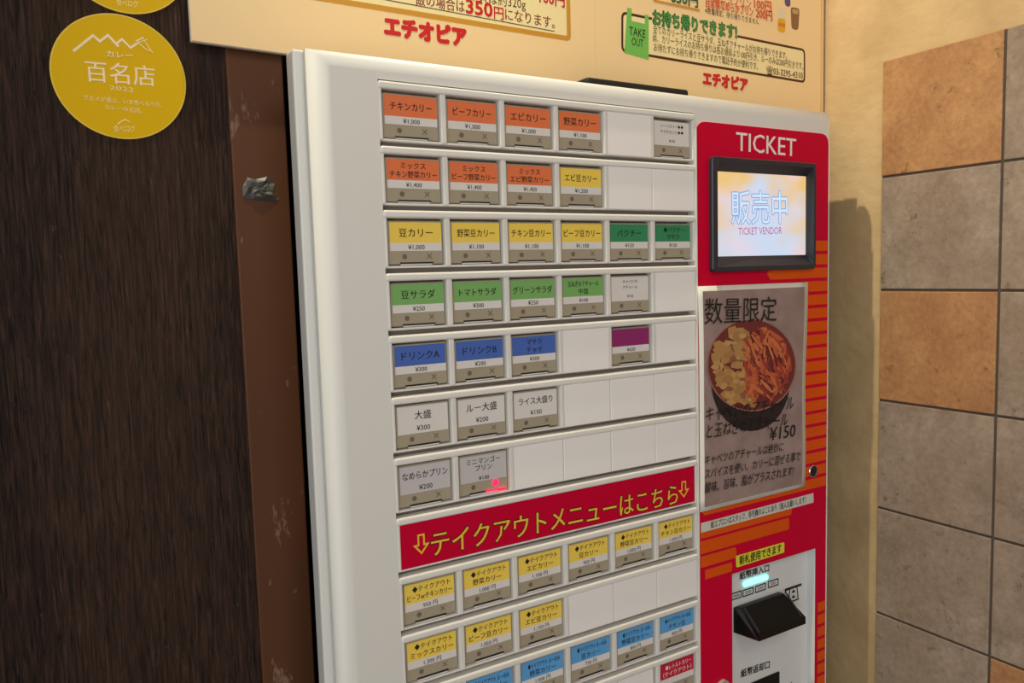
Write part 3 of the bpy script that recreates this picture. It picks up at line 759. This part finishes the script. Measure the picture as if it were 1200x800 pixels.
# ================================================================ MENU BOARDS
YF = 1.5
M_BOARD = mat('cream_board', (246,212,158), 0.45); M_BEDGE = mat('board_edge', (226,216,200), 0.5)
M_BOX = mat('pale_yellow_print', (246,226,168), 0.45); M_OCH = mat('ochre_print', (206,146,44), 0.45)
M_RINK = mat('red_ink', (206,22,26), 0.5); M_MAROON = mat('maroon_ink', (132,40,20), 0.5); M_BROWN = mat('brown_ink', (74,36,18), 0.5)
M_GREEN = mat('green_ink', (74,156,72), 0.5); M_BAG = mat('bag_green_print', (116,190,84), 0.5); M_DGREEN = mat('dark_green_ink', (30,86,46), 0.5); M_ORINK = mat('orange_ink', (222,84,36), 0.5)
def a(u, v): return at(u, v, YF)
TOPZ = 9.0
SEAM = a(698, 60)[0]
def board(name, x0, x1, zl, zr, label):
    r = empty(name, W((x0+x1)/2, YF+0.05, min(zl, zr))); tag(r, label, 'menu board', 'menu boards over the machine')
    bm = bmesh.new(); slab(bm, [(x0+0.012 if x0 < 0 else x0, zl+0.012), (x1, zr+0.012), (x1, TOPZ), (x0+0.012 if x0 < 0 else x0, TOPZ)], YF, YF+0.02); mk('board_face', bm, M_BOARD, r)
    bm = bmesh.new(); slab(bm, [(x0, zl), (x1, zr), (x1, TOPZ+.01), (x0, TOPZ+.01)], YF+0.02, YF+0.10); mk('board_core', bm, M_BEDGE, r)
    for q in (0.2, 0.8):
        bm = bmesh.new(); xx = x0+(x1-x0)*q; box(bm, xx-0.3, xx+0.3, YF+0.10, YB, 1.5, TOPZ-0.5, 0.02, 1); mk('batten', bm, M_CASING, r)
    return r
lb = board('menu_board', a(223.5, 40)[0], SEAM-0.002, a(224.5, 48)[1], 0.50, 'cream menu board with ochre frame and red price, left of the pair over the machine')
bm = bmesh.new(); br = a(669, 48.5); bl = a(430, 10.0); sl = (br[1]-bl[1])/(br[0]-bl[0]); xl = -1.6
FRM = [(xl, br[1]+sl*(xl-br[0])), br, (br[0]+0.01, 7.5), (xl, 7.5)]
poly(bm, rounded(FRM, 0.12), YF-0.001, 1); outline(bm, FRM, 0.095, 0.12, YF-0.0018, 0); mk('frame_print', bm, [M_OCH, M_BOX], lb)
bm = bmesh.new(); yi = YF-0.003
text(bm, '飯の場合は', a(487, 4.3), a(544.5, 14), 0.245, yi, 0.012, 1); text(bm, '350', a(546.5, 15), a(577, 20), 0.36, yi, 0.03, 0)
text(bm, '円', a(579, 20.5), a(590, 22.3), 0.26, yi, 0.014, 0); text(bm, 'になります。', a(592, 22.3), a(650, 32.5), 0.25, yi, 0.012, 1)
text(bm, 'ライスは約320g', a(538, -1.8), a(616, 10.5), 0.24, yi, 0.002, 2); text(bm, '100円', a(632, 2.2), a(661.5, 7.5), 0.30, yi, 0.02, 0)
stroke(bm, [a(440, -2.5), a(649.5, 36.7)], 0.016, yi, 2); mk('menu_lettering', bm, [M_RINK, M_MAROON, M_BROWN], lb)
bm = bmesh.new(); text(bm, 'エチオピア', a(451.5, 39.5), a(546, 53), 0.37, yi, 0.07); mk('logo_lettering', bm, M_RINK, lb)

rb = board('menu_board', SEAM+0.002, 12.53, 0.50, 0.46, 'cream menu board with green takeout bag and puddings, right of the pair over the machine')
bm = bmesh.new(); TB = [a(728, 13), a(943.5, 57.5), a(943.5, 97.5), a(728, 61)]
poly(bm, rounded(TB, 0.14), YF-0.001, 1); outline(bm, TB, 0.055, 0.14, YF-0.0018, 0)
poly(bm, [a(764, 14), a(864, 33), a(864, 48), a(764, 27)], YF-0.0022, 2)
mk('takeout_box_print', bm, [M_BROWN, M_BOX, M_BOARD], rb)
bm = bmesh.new(); poly(bm, [a(*p) for p in ((735,9),(740,10),(740,24.5),(755.5,28),(755.5,17),(760,18),(760,70),(731.5,62))], YF-0.003, 0); mk('bag_print', bm, M_BAG, rb)
bm = bmesh.new(); yi = YF-0.0065
text(bm, 'TAKE', a(737, 40.5), a(756, 44.8), 0.25, yi, 0.0, 0); text(bm, 'OUT', a(740, 52.5), a(753.5, 55.5), 0.23, yi, 0.0, 0)
text(bm, 'お持ち帰りできます!', a(765, 27.5), a(863, 44.5), 0.35, YF-0.0034, 0.055, 1); text(bm, 'お持ち帰りできます!', a(765.8, 27.5), a(862.5, 44.5), 0.35, yi, 0.012, 2)
text(bm, '全てのカリーライスと豆サラダ、玉ねぎアチャールがお持ち帰りできます。', a(765, 37.8), a(922, 69), 0.195, yi, 0.002, 3)
text(bm, '尚、カリーライスのお持ち帰りは各お値段より100円引き、ルーのみは200円引きです。', a(765, 48), a(941, 81.5), 0.195, yi, 0.002, 3)
text(bm, 'お待たずにお持ち帰りできますので電話予約が便利です。', a(766, 59), a(888, 81.7), 0.195, yi, 0.002, 3)
text(bm, '☎03-3295-4310', a(898, 86), a(940.5, 92.5), 0.22, yi, 0.008, 3)
text(bm, '650円', a(786, 2), a(817.5, 7.8), 0.34, yi, 0.02, 1); stroke(bm, [a(766, 0.5), a(819, 12.0)], 0.045, yi, 5)
text(bm, 'バニラプリン', a(836, 1.2), a(880, 9.5), 0.25, yi, 0.008, 4); text(bm, '100円', a(883.5, 9), a(903.5, 13), 0.27, yi, 0.02, 4)
text(bm, '自家製なめらかプリン', a(827, 7.5), a(882.5, 19), 0.25, yi, 0.014, 4); text(bm, '200円', a(885.5, 20), a(904.5, 24), 0.27, yi, 0.022, 4)
text(bm, '※数量限定、持ち帰りできません', a(826, 15.0), a(889, 28.5), 0.15, yi, 0.002, 3)
mk('menu_lettering', bm, [M_INK, M_DGREEN, M_GREEN, M_BROWN, M_ORINK, M_OCH], rb)
bm = bmesh.new(); text(bm, 'エチオピア', a(824, 98), a(875.5, 106), 0.33, yi, 0.065); mk('logo_lettering', bm, M_RINK, rb)
bm = bmesh.new()
poly(bm, rounded([a(911.5, 9), a(920.5, 11), a(920, 38.5), a(911.5, 37)], 0.08), YF-0.001, 0)
poly(bm, rounded([a(911.5, 21), a(920.3, 22.5), a(920, 38.5), a(911.5, 37)], 0.08), YF-0.002, 1)
poly(bm, rounded([a(912, 26.5), a(920, 28), a(920, 32), a(912, 30.5)], 0.03), YF-0.003, 2)
poly(bm, rounded([a(926.5, 8), a(937, 10), a(935.5, 35.5), a(927.5, 34)], 0.09), YF-0.001, 3)
poly(bm, rounded([a(928, 10.5), a(936, 12), a(935, 17), a(929, 16)], 0.06), YF-0.002, 4)
poly(bm, rounded([a(919, -3), a(926.5, -1.5), a(926, 8.5), a(920, 7)], 0.08), YF-0.001, 5)
mk('pudding_print', bm, [mat('cup_print', (228,214,176), .5), mat('yellow_print', (226,170,30), .5), mat('amber_print', (224,122,36), .5), mat('brown_cup_print', (140,98,58), .5), mat('pale_cup_print', (190,156,112), .5), mat('purple_print', (92,70,126), .5)], rb)
bm = bmesh.new(); box(bm, 12.40, 12.415, YF-0.02, YF+0.01, 0.47, TOPZ-0.1); mk('board_edge_strip', bm, mat('tan_strip', (206,168,112), 0.5), rb)

# ================================================================ ROUND STICKERS AND TAPE
M_STK = mat('gold_vinyl', (222,178,0), 0.4, spec=0.15); M_STKE = mat('gold_vinyl_edge', (226,196,70), 0.4); M_STI = mat('cream_ink', (250,226,186), 0.5); M_STI2 = mat('soft_cream_ink', (250,222,150), 0.5)
def s(u, v): return at(u, v, YB-0.02)
def round_sticker(cx, cz, r, label, ndx, ndz, full):
    bm = bmesh.new(); lathe(bm, cx, cz, [(r, YB), (r, YB-0.014), (r-0.012, YB-0.020)], 72)
    k = tag(mk('round_sticker', bm, M_STK), label, 'sticker', 'gold award stickers on the wood wall')
    bm = bmesh.new(); pts = [(cx+(r-0.004)*math.cos(q*math.pi/36), cz+(r-0.004)*math.sin(q*math.pi/36)) for q in range(72)]
    pin = [(cx+(r-0.022)*math.cos(q*math.pi/36), cz+(r-0.022)*math.sin(q*math.pi/36)) for q in range(72)]
    ring(bm, pts, pin, YB-0.021); mk('sticker_edge', bm, M_STKE, k)
    yi = YB-0.0225
    def d(u, v): p = s(u, v); return (p[0]+ndx, p[1]+ndz)
    bm = bmesh.new()
    if full:
        stroke(bm, [d(86.5, 59.5), d(109, 41.5), d(117, 48.5), d(126.5, 41.3), d(138.5, 54)], 0.036, yi)
        stroke(bm, [d(136.5, 51), d(143, 46), d(153, 56), d(162, 50)], 0.032, yi-0.0003)
        stroke(bm, [d(158, 51), d(172, 46.5)], 0.014, yi-0.002, 1); stroke(bm, [d(160, 48), d(168, 44)], 0.02, yi-0.003); stroke(bm, [d(168, 46), d(176, 58), d(179, 62)], 0.012, yi-0.004, 1); stroke(bm, [d(162,50), d(170,57), d(177,60)], 0.012, yi-0.005, 1)
        text(bm, 'カレー', d(125, 66.0), d(156, 68.5), 0.105, yi, 0.014)
        text(bm, '百名店', d(101, 93), d(182, 99.5), 0.335, yi, 0.010)
        text(bm, '2022', d(128.5, 105.0), d(157, 108.0), 0.095, yi, 0.004, 1)
        text(bm, 'グルメが選ぶ、いま食べるべき、', d(98, 116.5), d(190, 125.5), 0.085, yi, 0.006, 1)
        text(bm, 'カレーの名店。', d(123, 127.5), d(167, 132.5), 0.085, yi, 0.006, 1)
    text(bm, '食べログ', d(133.5, 154), d(159, 154.8), 0.115, yi, 0.008, 1)
    stroke(bm, [d(138, 145.5), d(143, 141.5), d(147, 140), d(152, 143)], 0.018, yi, 1)
    mk('sticker_lettering', bm, [M_STI, M_STI2], k); return k
L_ = s(56.5, 100); R_ = s(221.5, 100); T_ = s(127, 14.5); B_ = s(158, 164)
cx = (L_[0]+R_[0])/2-0.005; cz = (T_[1]+B_[1])/2; r = (T_[1]-B_[1])/2*0.995
round_sticker(cx, cz, r, 'gold round award sticker with white mountain peaks and large characters, whole on the wood wall', 0, 0, True)
bx, bz = s(143, 15); d2 = 2*r+0.03
round_sticker(cx+0.16, cz+math.sqrt(d2*d2-0.16*0.16), r, 'gold round award sticker touching the top of the other, cut off by the picture edge', 0.16, math.sqrt(d2*d2-0.16*0.16), True)
# torn tape on the casing
bm = bmesh.new(); yc = YC-0.01
P = [(284,219),(290,208),(300,210),(313,207),(318,209),(322,214),(320,226),(327,233),(322,236),(308,235),(296,234),(285,231)]
C0 = (304, 222); vs = []
for rr in (1.0, 0.66, 0.33):
    vs.append([])
    for i, (u, v) in enumerate(P):
        q = at(C0[0]+(u-C0[0])*rr, C0[1]+(v-C0[1])*rr, yc); vs[-1].append(bm.verts.new(W(q[0], yc-(0.0 if rr == 1 else random.uniform(0.005, 0.05)), q[1])))
q = at(*C0, yc); cv = bm.verts.new(W(q[0], yc-0.03, q[1])); n = len(P)
for A_, B_ in zip(vs, vs[1:]):
    for i in range(n): bm.faces.new((A_[i], A_[(i+1) % n], B_[(i+1) % n], B_[i]))
for i in range(n): bm.faces.new((vs[2][i], vs[2][(i+1) % n], cv))
back = [bm.verts.new(v.co + Vector((0, 0.012*U, 0))) for v in vs[0]]
for i in range(n): bm.faces.new((vs[0][i], back[i], back[(i+1) % n], vs[0][(i+1) % n]))
bm.faces.new(back)
bmesh.ops.recalc_face_normals(bm, faces=bm.faces)
tag(mk('torn_tape', bm, mat('grey_tape', (70,66,60), 0.35, noise=((150,144,132), (60,60,90), 4, 0.5, 0.62))), 'torn scrap of crumpled grey tape stuck on the brown casing', 'tape')
